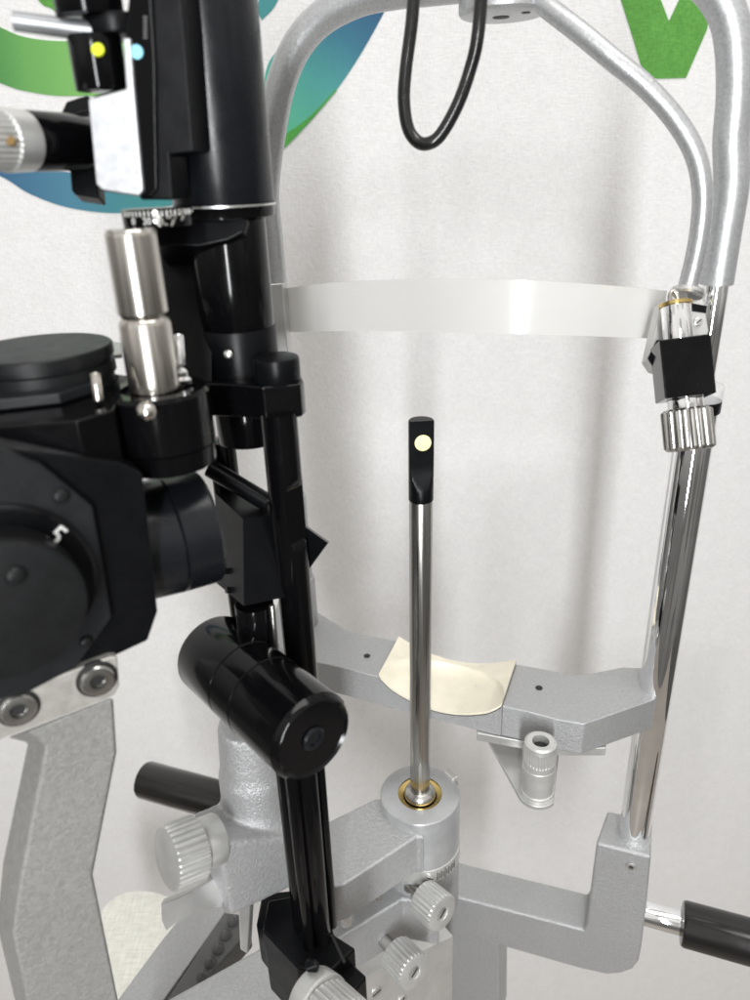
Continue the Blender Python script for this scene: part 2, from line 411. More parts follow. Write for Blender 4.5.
# chin bar
ch = h; cth = .0245
def C(px, py): return PZ(px, py, ch)
A0, B0, C0, D0 = C(399, 641), C(379, 677), C(516, 664), C(502, 706)
left = [C(280, 596), C(300, 600), C(316, 611), C(334, 622), C(349, 631), C(372, 636), A0, B0, C(345, 668), C(308, 660), C(285, 652), C(268, 630)]
right = [C0, C(545, 669), C(572, 675), C(592, 673), C(622, 667), C(650, 668), C(660, 676), C(661, 690), C(654, 700), C(584, 724), C(560, 720), C(530, 712), D0]
bar = obj('chin_bar', prism(left, Vector((0, 0, -cth))), 'silver_fine', hr, bevel=.0009, seg=3)
bar2 = obj('chin_bar', prism(right, Vector((0, 0, -cth))), 'silver_fine', hr, bevel=.0009, seg=3)
def scoop(u, v):
    A_ = .0022 - .0105*(1-u*u) + .0012*v*v*u*u
    va = .90*math.sqrt(max(0, 1-u*u))
    if v >= va: return A_
    q = 1-v/va
    return A_ - .0042*math.sqrt(max(0, 1-(v/va)**9))*min(1, va*1.8) - .0038*q*(1-u*u)
def grid(zoff, nu=120, nv=90, bottom=None):
    bm = bmesh.new(); g = []
    for i in range(nu+1):
        u = -1+2*i/nu; s = (u+1)/2; row = []
        f = B0.lerp(D0, s); bk_ = A0.lerp(C0, s)
        # front edge bulges gently like the bar
        for j in range(nv+1):
            v = j/nv; p = f.lerp(bk_, v); p = p + Z*(scoop(u, v)+zoff)
            row.append(p)
        g.append(row)
    vt = [[bm.verts.new(p) for p in r] for r in g]
    if bottom is None: vb = [[bm.verts.new(p - Z*.0020) for p in r] for r in g]
    else: vb = [[bm.verts.new(Vector((p.x, p.y, bottom))) for p in r] for r in g]
    for i in range(nu):
        for j in range(nv):
            bm.faces.new((vt[i][j], vt[i+1][j], vt[i+1][j+1], vt[i][j+1]))
            bm.faces.new((vb[i][j+1], vb[i+1][j+1], vb[i+1][j], vb[i][j]))
        bm.faces.new((vt[i][0], vb[i][0], vb[i+1][0], vt[i+1][0]))
        bm.faces.new((vt[i+1][nv], vb[i+1][nv], vb[i][nv], vt[i][nv]))
    for j in range(nv):
        bm.faces.new((vt[0][j+1], vb[0][j+1], vb[0][j], vt[0][j])); bm.faces.new((vt[nu][j], vb[nu][j], vb[nu][j+1], vt[nu][j+1]))
    return bm
obj('chin_cradle', grid(-.0022, bottom=CZ+ch-cth), 'silver_fine', hr)
obj('chin_cup', grid(.0008), 'cream', hr, ang=50)
for (x, y) in ((539, 688), (367, 656)):
    obj('screw_hole', disc(C(x, y), Z, .0024), 'hole', bar if x < 400 else bar2)
# plate and knurled socket under the bar
zb = ch-cth
bm = prism([PZ(477, 722, zb-.0005), PZ(606, 742, zb-.0005), PZ(606, 748, zb-.0005), PZ(560, 748, zb-.0005), PZ(477, 733, zb-.0005)], Vector((0, 0, -.0065)))
obj('under_plate', bm, 'bracket', hr, bevel=.0005)
sb = PZ(537, 792, zb-.018)
zz = zb-.0175
plate = [PZ(487, 738, zz), PZ(560, 745, zz)]
for k in range(9):
    a = -.15*PI - k/8*.72*PI
    plate.append(sb + fx*(.0125*math.cos(a)) + fy*(.0125*math.sin(a)) + Z*.0005)
bm = prism(plate, Vector((0, 0, -.003))); obj('socket_plate', bm, 'bracket', hr, bevel=.0005)
st = ZV(sb, 741); L = st.z-sb.z; rs_ = .0104
so = obj('light_socket', lathe(bmesh.new(), sb, Z, [(0, rs_), (.003, rs_), (.0035, rs_*.93), (L*.27, rs_*.93), (L*.27+.0004, rs_*1.0), (L*.55, rs_), (L*.56, rs_*.97), (L*.66, rs_*.97), (L*.67, rs_*.9)], 56), 'alu_white', hr)
obj('knurled_ring', lathe(bmesh.new(), sb+Z*(L*.66), Z, [(0, rs_*.9), (L*.01, rs_, 1), (L*.22, rs_, 1), (L*.25, rs_*.97), (L*.32, rs_*.93), (L*.34, rs_*.8), (L*.34, rs_*.5), (L*.2, rs_*.46), (L*.18, .0002)], flutes=34, fdepth=.0010), 'alu_white', so, ang=30)
obj('lens', disc(sb+Z*(L*.88), Z, rs_*.45), 'hole', so)
# base bracket
p0 = Vector((PR.x, PR.y, 0)) - fy*.0155
def B(px, py): return PP(px, py, p0, fy)
face = [B(596, 843), B(651, 857), B(646, 910), B(641, 950)]
face += [PP(x, y, p0, fy) for x, y in ((638.5, 962), (632, 970), (621, 974), (607, 975), (580, 969), (540, 957.5), (500, 946), (500, 1030), (400, 1010), (400, 880), (460, 898), (583, 930), (586.5, 925))]
bk = [q + fy*.034 for q in face]
# bevelled back-left of the leg's top like the casting
bk[0] = bk[0] + fx*.006
bm = prism(face, fy*.034, back=bk)
br = obj('base_bracket', bm, 'silver_fine', hr, bevel=.0022, seg=3)
hex_bolt('set_screw', B(631, 866)-fy*.0004, -fy, .0036, 'alu', br, h=.0012, hx=.5)
obj('post_seat', lathe(bmesh.new(), Vector((PR.x, PR.y, B(620, 850).z-.001)), Z, cylp(.0128, .0022, .0008)), 'silver_fine', br)
# hand grips
ga = PP(646, 913, fp, fy)
gz = ga.z
g0 = Vector((PR.x, PR.y, gz)) + fx*.0
tgt = PP(681, 925, fp, fy); d0 = (tgt-g0).dot(fx)
obj('grip_rod', cyl(g0, g0+fx*(d0+.01), .0092), 'chrome', hr)
gp = obj('hand_grip', lathe(bmesh.new(), g0+fx*d0, fx, [(0, .0135), (.0004, .0155), (.0025, .0165), (.1, .0165), (.102, .015)], 64), 'grip', hr, label='black hand grip at the right of the bracket')
hex_bolt('set_screw', g0+fx*(d0-.012)+Z*.0060-fy*.0042, (Z*.75-fy*.66), .0026, 'alu', hr, h=.0006, hx=.8)
gl = Vector((PL.x, PL.y, gz))
dl = 0; best = 1e9
for k in range(20, 300):
    p = gl - fx*(k*.001)
    e = abs(PROJ(p)[0]-143)
    if e < best: best, dl = e, k*.001
print('left grip', dl, PROJ(gl-fx*dl), 'bracket z', gz)
gl.z += (PROJ(gl-fx*dl)[1]-780)*PROJ(gl-fx*dl)[2]/F*1.15
print('left grip', PROJ(gl-fx*dl), PROJ(gl-fx*(dl-.08)))
obj('hand_grip', lathe(bmesh.new(), gl-fx*dl, fx, [(0, .0150), (.0008, .0168), (.003, .0178), (.11, .0178), (.112, .015)], 64), 'grip', hr, label='black hand grip at the far left, behind the silver knob')
obj('grip_rod', cyl(gl-fx*(dl-.1), gl, .0078), 'chrome', hr)
obj('base_bracket', prism([gl-fx*.026-fy*.015+Z*.05, gl-fx*.001-fy*.015+Z*.05, gl-fx*.001-fy*.015-Z*.03, gl-fx*.026-fy*.015-Z*.03], fy*.034), 'silver_fine', hr, bevel=.002)
# hub disc under the arch
hc = FPt(503, 17); x_, y_ = fx, fy
hub = obj('hub_disc', lathe(bmesh.new(), hc, Z, [(0, .0195), (.0006, .0212), (.002, .0222), (.010, .0222), (.012, .021), (.0125, .008), (.03, .008)], 64), 'tube', hr)
obj('pin_hole', disc(hc-fx*.001, -Z, .0042), 'hole', hub)
obj('pin_hole', disc(hc+fx*.0125-fy*.006, -Z, .0022), 'hole', hub)

# =====================================================================
#  FIXATION LIGHT ARM clipped to the right post
# =====================================================================
fa = thing('fixation_arm', 'thin bent silver arm ending in a black block with fluted knob beside the right post', 'fixation lamp', V(688, 300, .385))
def G(px, py, o=.020): return FPt(px, py, o)
pts = [G(508, -24, .002), G(528, -8, .006), G(552, 11, .013), G(582, 34, .018), G(612, 59), G(636, 78), G(658, 99), G(677, 122), G(692, 147), G(700, 172), G(702.5, 200), G(700, 230), G(695, 258), G(687, 290)]
obj('bent_arm', tube(pts, .0048, seg=28, n=8), 'tube', fa)
tA = PROJ(G(687, 290))[2]
obj('arm_flange', lathe(bmesh.new(), V(687, 296, tA), (V(693, 268, tA)-V(687, 296, tA)), [(0, .0075), (.001, .0082), (.0028, .0082), (.0036, .0070), (.0045, .0052)], 40), 'alu', fa)
pl = [(661, 302), (648, 360), (655, 370), (664, 372), (700, 368), (709, 330), (704, 300), (684, 296)]
cl = obj('clamp', prism([V(x, y, tA+.006) for x, y in pl], FW*.010), 'bracket', fa, bevel=.0008)
obj('clamp_slot', prism([V(x, y, tA+.0055) for x, y in ((686, 302), (707, 306), (706, 313), (685, 310))], FW*.002), 'black_satin', cl)
slot_screw('screw', V(698, 322, tA+.0055), -FW, .0022, 'alu', cl)
obj('clamp_face', prism([V(x, y, tA+.0048) for x, y in ((648, 358), (655, 369), (661, 369), (661, 340), (657, 340))], FW*.001), 'black_satin', cl)
ax0 = V(675, 300, tA-.006); ax1 = V(690, 450, tA-.006); ad = (ax1-ax0).normalized(); La = (ax1-ax0).length
def AX(py): return ax0 + ad*(La*(py-300)/150)
obj('holder_tube', cyl(AX(303), AX(350), .0072), 'chrome', fa)
obj('brass_ring', lathe(bmesh.new(), AX(302), ad, [(0, .0068), (.0004, .0080), (.0020, .0080), (.0024, .0070)], 48), 'brass', fa)
obj('tip_cap', tube([AX(305)-RT*.003, AX(294)-RT*.002, AX(292)+RT*.0005, AX(305)+RT*.002], .0012, seg=12, n=6), 'nickel', fa)
sx = (RT - ad*RT.dot(ad)).normalized(); sy = ad.cross(sx)
sx2 = (sx*math.cos(.17)+sy*math.sin(.17)); sy2 = ad.cross(sx2)
bk_ = obj('holder_block', box(AX(370), sx2, sy2, ad, .0235, .0235, .0285), 'black', fa, bevel=.0006)
obj('neck', cyl(AX(392), AX(414), .0086), 'chrome', fa)
obj('fluted_knob', lathe(bmesh.new(), AX(409), ad, [(0, .0105), (.0012, .0122, 1), (.019, .0122, 1), (.0205, .0105), (.0205, .0002)], flutes=20, fdepth=.0011), 'shaft', fa, ang=28)

cab = [V(x, y, t) for x, y, t in ((416, -40, .325), (412, 20, .33), (406, 68, .335), (404, 100, .338), (408, 128, .34), (418, 142, .34), (430, 143, .338), (442, 133, .336), (458, 104, .332), (470, 70, .328), (478, 34, .322), (484, -40, .315))]
cb = tube(cab, .0029, seg=24, n=10)
c_ = obj('cable', cb, 'rubber', origin=cab[5]); c_['label'] = 'shiny black cable hanging in a loop below the head rest arch'; c_['category'] = 'cable'

# =====================================================================
#  FOCUSING ROD
# =====================================================================
zc = -.375
RB = PZ(420, 793, zc); RB.z = CZ+zc
rod = thing('focusing_rod', 'upright brushed steel focusing rod with flat black tip and a pale glowing disc for the light spot', 'focusing rod', RB)
rt = ZV(RB, 500); rtop = ZV(RB, 420)
ofs = (V(421.5, 500, PROJ(rt)[2]) - rt); rdir = (rt+ofs*.9-RB).normalized()
rt2 = RB + rdir*(rt-RB).length; rtp2 = RB + rdir*(rtop-RB).length
obj('rod', cyl(RB-rdir*.01, rt2, .0064, seg=72), 'steel', rod)
obj('flange', lathe(bmesh.new(), RB-Z*.001, Z, [(0, .0102), (.002, .0102), (.0040, .0092), (.0055, .0068)], 48), 'shaft', rod)
# tip: round below, flat on the camera side above
bm = bmesh.new(); HT = (rtp2-rt2).length; R_ = .0067
nf = Vector((-rdir.y*0+.10, -1, 0)).normalized(); nf = (nf-rdir*nf.dot(rdir)).normalized(); sf = rdir.cross(nf)
prev = None; nseg = 64
hs = [0, .0006, .007, .009, .011, .013, .015, .0175, .02, HT*.5, HT*.8, HT-.0006, HT]
for hh in hs:
    k = min(1, max(0, (hh-.007)/.013)); k = math.sin(k*PI/2)
    lim = R_*(1.01-k*.68); ring = []
    rr = R_ - (.0005 if hh in (0, HT) else 0)
    for i in range(nseg):
        a = 2*PI*i/nseg; x = rr*math.cos(a); y = rr*math.sin(a)
        if x > lim: x = lim
        ring.append(bm.verts.new(rt2 + rdir*hh + nf*x + sf*y))
    if prev:
        for i in range(nseg):
            j = (i+1) % nseg; bm.faces.new((prev[i], prev[j], ring[j], ring[i]))
    else: bm.faces.new(ring[::-1])
    prev = ring
bm.faces.new(prev)
tip = obj('rod_tip', bm, 'black_satin', rod, ang=28)
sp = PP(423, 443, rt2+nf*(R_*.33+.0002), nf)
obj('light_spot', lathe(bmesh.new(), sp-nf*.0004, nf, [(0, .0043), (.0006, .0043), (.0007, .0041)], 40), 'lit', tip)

# =====================================================================
#  PIVOT BASE (column that carries the arms)
# =====================================================================
pb = thing('pivot_base', 'silver pivot column with brass-lined collar, engraved scale and ribbed thumb screws', 'instrument base', Vector((RB.x, RB.y, 0)))
RC = .0262
zt = CZ+zc
def at(p, z): return Vector((p.x, p.y, z))
obj('collar', lathe(bmesh.new(), at(RB, zt), -Z, [(0, .0145), (0, .0248), (.0004, .0257), (.0012, .0262), (.040, .0262), (.0405, .0255)], 96, close=False), 'collar_grey', pb)
obj('column', cyl(at(RB, zt-.0385), at(RB, zt-.0005), .0258), 'silver_fine', pb) if False else None
obj('brass_ring', lathe(bmesh.new(), at(RB, zt-.003), Z, [(-.01, .0100), (0, .0102), (.0012, .0108), (.0018, .0125), (.0022, .0148), (.0025, .0149), (.0025, .0152), (-.01, .0155)], 64, close=False), 'brass', pb)
obj('collar_floor', disc(at(RB, zt-.006), Z, .0150), 'hole', pb)
# tab at the right rear of the collar
ta = PZ(452, 775, zc); dirt = (ta-RB).normalized(); s_ = Z.cross(dirt)
obj('stop_tab', box(RB+dirt*.0262-Z*.004, dirt, s_, Z, .005, .010, .012), 'alu_white', pb, bevel=.0008)
zs = ZV(RB+(CAM-RB).normalized()*0, 855).z
# scale ring
z1 = zt-.0405; z2 = z1-.0115
ring = obj('scale_ring', lathe(bmesh.new(), at(RB, z1), -Z, [(0, .0255), (.0004, .0268), (.0110, .0268), (.0115, .0260)], 96), 'alu_white', pb)
tocam = Vector((0-RB.x, 0-RB.y, 0)).normalized()
def polar(a, r, z):
    c = tocam.copy(); c.rotate(Matrix.Rotation(a, 3, 'Z')); return Vector((RB.x+c.x*r, RB.y+c.y*r, z)), c
for i in range(-7, 12):
    a = math.radians(30+i*3.2); p, c = polar(a, .0268, z1-.0063); tn = Z.cross(c)
    ln = .0090 if i == 2 else (.0062 if i % 2 == 0 else .0042)
    if i < -2 or i > 8: continue
    obj('scale_mark', box(p, tn, c, Z, .00055, .0005, ln), 'dark_ink', ring)
p, c = polar(math.radians(38+6.4), .0268, z1-.0016)
p, c = polar(math.radians(12), .0268, z1-.0055); slot_screw('screw', p, c, .0028, 'alu', ring, a0=-.5)
p, c = polar(math.radians(44.4), .0270, z1-.0022)
obj('lower_column', cyl(at(RB, z2-.046), at(RB, z2+.0005), .0262, bv=.0012), 'silver_fine', pb)
# block arm on the left of the collar
zbk = zc-.008
def K(px, py, z=zbk): return PZ(px, py, z)
g_ = (K(418, 834)-K(337, 886)).normalized(); kn = Vector((g_.y, -g_.x, 0))   # kn faces camera/right
if kn.y > 0: kn = -kn
blk = [K(316, 829), K(322, 824), K(376, 798), RB.lerp(K(378, 797), .3)-Z*.008, RB-Z*.008, K(424, 838), K(418, 836), K(345, 884), K(334, 887), K(326, 880)]
for q in blk: q.z = CZ+zbk
obj('swing_block', prism(blk, Vector((0, 0, -.031))), 'silver', pb, bevel=.0035, seg=4)
obj('stop_pin', cyl(K(378, 885, zbk-.031)-Z*.012, K(378, 885, zbk-.031)+Z*.01, .0022), 'nickel', pb)
obj('stop_pin', cyl(K(345, 908, zbk-.031)-Z*.012, K(345, 908, zbk-.031)+Z*.01, .0048), 'alu', pb)
# second block lower
zlo = zc-.066
def K2(px, py, z=zlo): return PZ(px, py, z)
blk = [K2(300, 935), K2(330, 880), K2(400, 850), RB.copy(), K2(440, 905), K2(403, 899), K2(341, 937), K2(322, 945)]
for q in blk: q.z = CZ+zlo
bl2 = obj('clamp_block', prism(blk, Vector((0, 0, -.040))), 'silver_fine', pb, bevel=.002)
e0 = K2(403, 899); 
fpn = kn; fpp = K2(341, 937)
def KF(px, py, o=0): return PP(px, py, fpp + kn*o, kn)
hex_bolt('screw_hole', KF(356, 956), kn, .0024, 'alu', bl2, h=.0005, hx=.85)
# body block below, paler
body = [KF(x, y, -.004) for x, y in ((330, 985), (357, 981), (417, 953), (454, 936), (452, 1060), (330, 1060))]
bd_ = obj('body_block', prism(body, -kn*.05), 'alu_white', pb, bevel=.0015)
slot_screw('screw', KF(376, 992, -.004), kn, .0042, 'alu', bd_, a0=.2)
slot_screw('screw', KF(402, 1000, -.004), kn, .0042, 'alu', bd_, a0=1.2)
# ribbed thumb screws
def dirknob(px0, py0, px1, py1, t, n=kn):
    a = V(px0, py0, t); return a, n
ka, kd = V(424, 896, .478), (V(443, 913, .462)-V(424, 896, .478))
knob('thumb_screw', V(423, 897, .480), (V(443, 914, .466)-V(423, 897, .480)), .0122, (V(443, 914, .466)-V(423, 897, .480)).length, 'alu_white', pb, fl=24, shaft=(.0045, .014))
kk0, kk1 = V(396, 953, .482), V(415, 973, .466)
knob('thumb_screw', kk0, kk1-kk0, .0122, (kk1-kk0).length, 'alu_white', pb, fl=24, shaft=(.0045, .018))
c0 = V(312, 998, .365); c1 = V(335, 1020, .350)
obj('clamp_knob_neck', cyl(c0, V(325, 1008, .357), .0150, bv=.001), 'alu_white', pb)
knob('clamp_knob', V(325, 1010, .357), c1-c0, .0150, .02, 'alu_white', pb, fl=30)
# base arms running to the lower left
def lowprism(name, px, z, th, mat, par, bv=.0015):
    return obj(name, prism([PZ(x, y, z) for x, y in px], Vector((0, 0, -th))), mat, par, bevel=bv)
lowprism('base_arm', [(90, 1040), (117, 1000), (163, 938), (190, 905), (224, 903), (226, 912), (162, 1003), (130, 1050)], -.52, .03, 'silver', pb)
rail = lowprism('rack_rail', [(140, 1040), (168, 998), (224, 912), (248, 915), (250, 930), (200, 985), (170, 1040)], -.515, .02, 'rail', pb)
for k in range(5):
    s = k/4; p = PZ(203+(233-203)*s, 977+(922-977)*s, -.515)
    obj('rail_pin', lathe(bmesh.new(), p, Z, [(0, .0045), (.002, .0042), (.006, .001)], 20), 'rail', rail)
lowprism('base_arm', [(120, 1050), (150, 1008), (258, 948), (300, 905), (345, 975), (330, 1000), (300, 1050)], -.475, .04, 'silver', pb, .003)

# =====================================================================
#  ILLUMINATION TOWER (lamp housing, column, hinge barrel, mirror box, support casting)
# =====================================================================
TT = .335
T0 = V(238, 330, TT); T0b = Vector((T0.x, T0.y, 0))
it = thing('illumination_tower', 'black slit illumination tower with lamp housing, glossy hinge barrel and silver support casting', 'slit lamp', T0b)
def TZ(py): return ZV(T0, py)
r0 = .0152
print('tower proj', [PROJ(TZ(y)) for y in (0, 100, 205, 330, 430)])
def TC(px, py, r):      # point on tower axis row
    return TZ(py)
# main lamp cylinder
obj('lamp_housing', cyl(TZ(204), TZ(-40), .0212, bv=.0006, seg=96), 'black_blue', it)
obj('flange', lathe(bmesh.new(), TZ(218), Z, [(0, .0195), (.0006, .0208), (.0045, .0212), (.0052, .0216), (.006, .0216)], 96), 'black', it)
obj('flange_edge', lathe(bmesh.new(), TZ(206), Z, [(0, .0218), (.0008, .0218)], 96), 'alu', it)
obj('neck_tube', cyl(TZ(330), TZ(214), .0166, seg=96), 'black', it)
n_ = obj('neck_ring', cyl(TZ(396), TZ(326), .0172, bv=.0006, seg=96), 'black_satin', it)
obj('lower_neck', cyl(TZ(440), TZ(394), .0150, bv=.0015, seg=96), 'black', it)
sp_ = V(228, 354, TT-.0172); obj('screw', lathe(bmesh.new(), sp_+FW*.0008, -FW, [(0, .0019), (.0008, .0018), (.0014, .001), (.0015, .0002)], 20), 'alu', n_)
# clamp block that joins the column
blk = [V(x, y, t) for x, y, t in ((186, 374, .34), (250, 366, .345), (300, 372, .335), (304, 386, .322), (300, 390, .317), (262, 392, .314), (240, 384, .318), (205, 384, .322), (186, 386, .325))]
zz0 = V(262, 385, .316).z
blk = [Vector((p.x, p.y, zz0)) for p in blk]
cbk = obj('clamp_block', prism(blk, Vector((0, 0, V(262, 422, .318).z-zz0))), 'black', it, bevel=.0012)
ck = Vector((V(278, 380, .323).x, V(278, 380, .323).y, zz0-.001))
obj('clamp_cap', cyl(ck, ck+Z*.0115, .0100, bv=.0014), 'black_satin', cbk)
# column rod with the flat
CL = Vector((V(280, 430, .325).x, V(280, 430, .325).y, 0))
cb_ = ZV(CL, 700); ct_ = ZV(CL, 412)
print('column', [PROJ(ZV(CL, y)) for y in (412, 500, 690)])
bm = bmesh.new(); Rr = .0080; prev = None
Lc = (ct_-cb_).length
y2h = lambda py: ZV(CL, py).z-cb_.z
nfl = (Vector((.75, -.65, 0))).normalized(); sfl = Z.cross(nfl)
hs = sorted([0, y2h(560), y2h(550), y2h(544), y2h(538), y2h(532), y2h(500), y2h(486), y2h(480), y2h(476), y2h(470), Lc])
def flatk(hh):
    a, b2 = y2h(546), y2h(478)
    if hh <= a or hh >= b2: return 0
    return min(1, (hh-a)/.003, (b2-hh)/.003)
for hh in hs:
    lim = Rr*(1.01-.32*flatk(hh)); ring_ = []
    for i in range(64):
        a = 2*PI*i/64; x = min(Rr*math.cos(a), lim); y = Rr*math.sin(a)
        ring_.append(bm.verts.new(cb_ + Z*hh + nfl*x + sfl*y))
    if prev:
        for i in range(64):
            j = (i+1) % 64; bm.faces.new((prev[i], prev[j], ring_[j], ring_[i]))
    else: bm.faces.new(ring_[::-1])
    prev = ring_
bm.faces.new(prev)
obj('column_rod', bm, 'black', it, ang=25)
# hinge barrel
b0 = V(313, 738, .312); b1v = PZ(213, 652, b0.z-CZ)
bd = (b1v-b0).normalized(); BL = (b1v-b0).length
print('barrel', b0, b1v, BL, PROJ(b1v))
rb = .0202
prof = [(0, .0052), (-.0, .0168), (-.0006, .0174), (-.0012, .0180), (-.0006, .0188), (.0008, .0194), (.002, rb)]
for fct in (.42, .62):
    s = BL*fct; prof += [(s-.0006, rb), (s-.0002, rb-.0006), (s+.0002, rb-.0006), (s+.0006, rb)]
prof += [(BL-.002, rb), (BL-.0006, rb-.0006), (BL, rb-.002), (BL, .0004)]
# sort grooves in order of distance
brl = obj('hinge_barrel', lathe(bmesh.new(), b0, bd, [(0, .0004)]+prof, 96), 'black', it)
obj('barrel_bolt', lathe(bmesh.new(), b0-bd*.0004, -bd, [(0, .0056), (.0006, .0054), (.0012, .0046), (.0012, .003), (.0004, .0028), (.0004, .0002)], 40), 'black_blue', brl)
# slim posts going down from barrel
for nm, xa, ya, xb, yb, ta, tb, r in (('lower_post', 289, 750, 301, 932, .335, .405, .0032), ('lower_post', 304, 750, 313, 918, .340, .410, .0050), ('lower_post', 318, 750, 320, 918, .352, .415, .0026), ('lower_bar', 281, 740, 293, 905, .348, .415, .0042)):
    pz = V(xa, ya, ta); q_ = Vector((pz.x, pz.y, 0)); e = V(xb, yb, tb)
    # keep the posts upright through the mean of both sightings
    m_ = PZ(xa, ya, pz.z-CZ)
    lo_ = Vector((q_.x, q_.y, CZ-.375))
    obj(nm, cyl(lo_, pz, r, bv=.0012, seg=40), 'black', it)
# posts above barrel (behind the column)
for xa, ya, yb, ta, r, nm in ((221, 440, 660, .365, .0068, 'rear_post'), (254, 603, 690, .352, .0092, 'mirror_post')):
    pz = V(xa, ya, ta)
    obj(nm, cyl(ZV(pz, yb), pz, r, seg=48), 'black', it)
obj('pin', cyl(ZV(V(272, 620, .345), 690), V(272, 605, .345), .0014, seg=20), 'steel', it)
# mirror box
def slab(name, px, t, depth, mat, par, bv=.0005, dt=None, vec=None):
    P = [V(p[0], p[1], p[2] if len(p) > 2 else t) for p in px]
    return obj(name, prism(P, vec or FW*depth), mat, par, bevel=bv)
zb1 = V(243, 519, .338)
mside = [V(216, 494, .362), V(243, 519, .338), V(244, 606, .340)]; mnrm = (mside[1]-mside[0]).cross(mside[2]-mside[1]).normalized(); mside.append(PP(214, 581, mside[0], mnrm))
mfront_dir = (V(292, 512, .352)-V(243, 519, .338))
mb = obj('mirror_box', prism(mside, mfront_dir*.85), 'black_satin', it)
for (x, y) in ((228, 571), (230, 590)):
    nn = (mside[1]-mside[0]).cross(mside[2]-mside[1]).normalized()
    if nn.dot(FW) > 0: nn = -nn
    obj('screw', disc(PP(x, y, mside[0], nn)+nn*.0012, nn, .0015, th=.002, off=.0008), 'black', mb)
slab('mirror_plate', [(282, 508, .345), (300, 523, .347), (328, 543, .350), (322, 551, .354), (303, 577, .364), (286, 566, .362)], .36, .010, 'black_satin', it, bv=0)
obj('link_bar', tube([V(210, 468, .352), V(268, 503, .350)], .0044, n=1, seg=20), 'black_satin', it)
# support casting (hammer silver)
gcd = (PZ(285, 830, -.30)-PZ(220, 842, -.30)).normalized()
bt = .372
cast = bmesh.new()
# rounded box body: front face + left face from measured corners
tf = [V(217, 843, .366), V(296, 836, .395), V(296, 886, .408), V(231, 917, .388)]
bb = [V(193, 812, .385), V(262, 784, .425), V(275, 850, .435), V(213, 900, .405)]
nb = V(260, 815, .412)
bm = prism(tf, None, back=bb)
lathe(bm, nb, Z, [(-.02, .020), (-.006, .0232), (.002, .0226), (.008, .0206), (.016, .0194), (.034, .0190), (.038, .0176), (.066, .0158)], 72)
cs = obj('support_casting', bm, 'silver', it)
md_ = cs.modifiers.new('Remesh', 'REMESH'); md_.mode = 'VOXEL'; md_.voxel_size = .0011; md_.use_smooth_shade = True
md_ = cs.modifiers.new('Smooth', 'SMOOTH'); md_.factor = .8; md_.iterations = 14
# knob on the left face
k0, k1 = V(208, 842, .376), V(166, 859, .362)
kd_ = (k1-k0)
obj('knob_boss', cyl(k0-kd_*.25, k0+kd_*.45, .0128, bv=.0006), 'alu_white', cs)
kp = V(199, 846, .373)
knob('ribbed_knob', kp, k1-kp, .0160, (k1-kp).length*1.0, 'alu_white', cs, fl=30, cap=False, fd=.0013)
zl_ = 0
slab('lever', [(160, 905, .365), (190, 893, .378), (214, 878, .392), (225, 886, .392), (222, 908, .39), (200, 912, .38), (178, 922, .370), (166, 931, .366), (161, 922, .364)], .37, .006, 'bracket', cs, .0006)
slab('lever', [(238, 905, .40), (251, 905, .405), (248, 955, .412), (240, 950, .408)], .4, .012, 'bracket', cs, .001)
# black foot clamp of the tower
zf = -.372
ft = lowprism('foot_clamp', [(262, 930), (268, 900), (322, 890), (334, 934), (356, 948), (328, 974), (298, 968)], zf, .05, 'black_satin', it, .0015)
lowprism('foot_clamp', [(312, 955), (332, 936), (356, 949), (366, 972), (325, 1000)], zf+.001, .03, 'black', it, .0012) if False else None
lowprism('foot_plate', [(256, 925), (262, 893), (308, 888), (338, 950), (367, 976), (340, 1010), (318, 1006)], zf-.010, .03, 'black_satin', it, .0015)
obj('slot', prism([PZ(x, y, zf+.0004) for x, y in ((330, 934), (333, 934), (346, 962), (343, 963))], Vector((0, 0, -.001))), 'hole', ft)
slot_screw('screw', V(312, 966, .362), Vector((-.3, -1, .3)), .0036, 'black_satin', ft)

# ---- upper left of the tower: filter housing ----
hp0 = V(150, 198, .2705); hpn = Vector((-.06, -1, 0)).normalized()
def HP(px, py, off=0): return PP(px, py, hp0 + hpn*off, hpn)
fh = obj('filter_housing', prism([HP(x, y, .0015) for x, y in ((92, 96), (126, 86), (125, 30), (132, -40), (150, -40), (156, 60), (158, 190), (150, 198), (99, 191))], -hpn*.02), 'black', it, bevel=.001)
obj('housing_cover', prism([HP(x, y) for x, y in ((132, -40), (178, -40), (184, 20), (194, 152), (170, 155), (173, 200), (140, 200), (128, 90))], -hpn*.022), 'black_satin', fh, bevel=.0008)
# front panel of that housing, the ceiling's reflection painted in as pale colour
M['panel_sheen'] = gloss('painted_ceiling_sheen', (.56, .57, .59), rough=.36, metallic=.5, rv=.04, bs=.15, scale=250)  # pale base colour stands for the ceiling mirrored in a glossy face
obj('front_panel', prism([HP(x, y, .0032) for x, y in ((88, 99), (126, 89), (123, 45), (123, 38), (130, 38), (134, 90), (143, 190), (139, 196), (102, 190), (96, 184))], -hpn*.003), 'panel_sheen', fh, bevel=.0006)
obj('housing_boss', prism([V(x, y, .285) for x, y in ((61, 112), (66, 101), (88, 94), (92, 110), (62, 118))], FW*.014), 'black_satin', fh, bevel=.0008)
obj('housing_boss', prism([V(x, y, .285) for x, y in ((69, 165), (96, 168), (99, 198), (74, 194), (71, 190))], FW*.008), 'black_satin', fh, bevel=.0008)
fk = V(103, 93, .262)
def FZ(py): return ZV(fk, py)
fdl = obj('filter_dial', cyl(FZ(91), FZ(36), .0090, bv=.0005), 'black', fh)
obj('filter_cap', cyl(FZ(18), FZ(-30), .0112), 'black', fh)
fr2 = V(119, 38, .258); obj('lever_ring', cyl(fr2, ZV(fr2, 16), .0112, bv=.001), 'black_satin', fh)
lv = [V(96, 32, .252), V(50, 26, .250), V(14, 21, .248)]
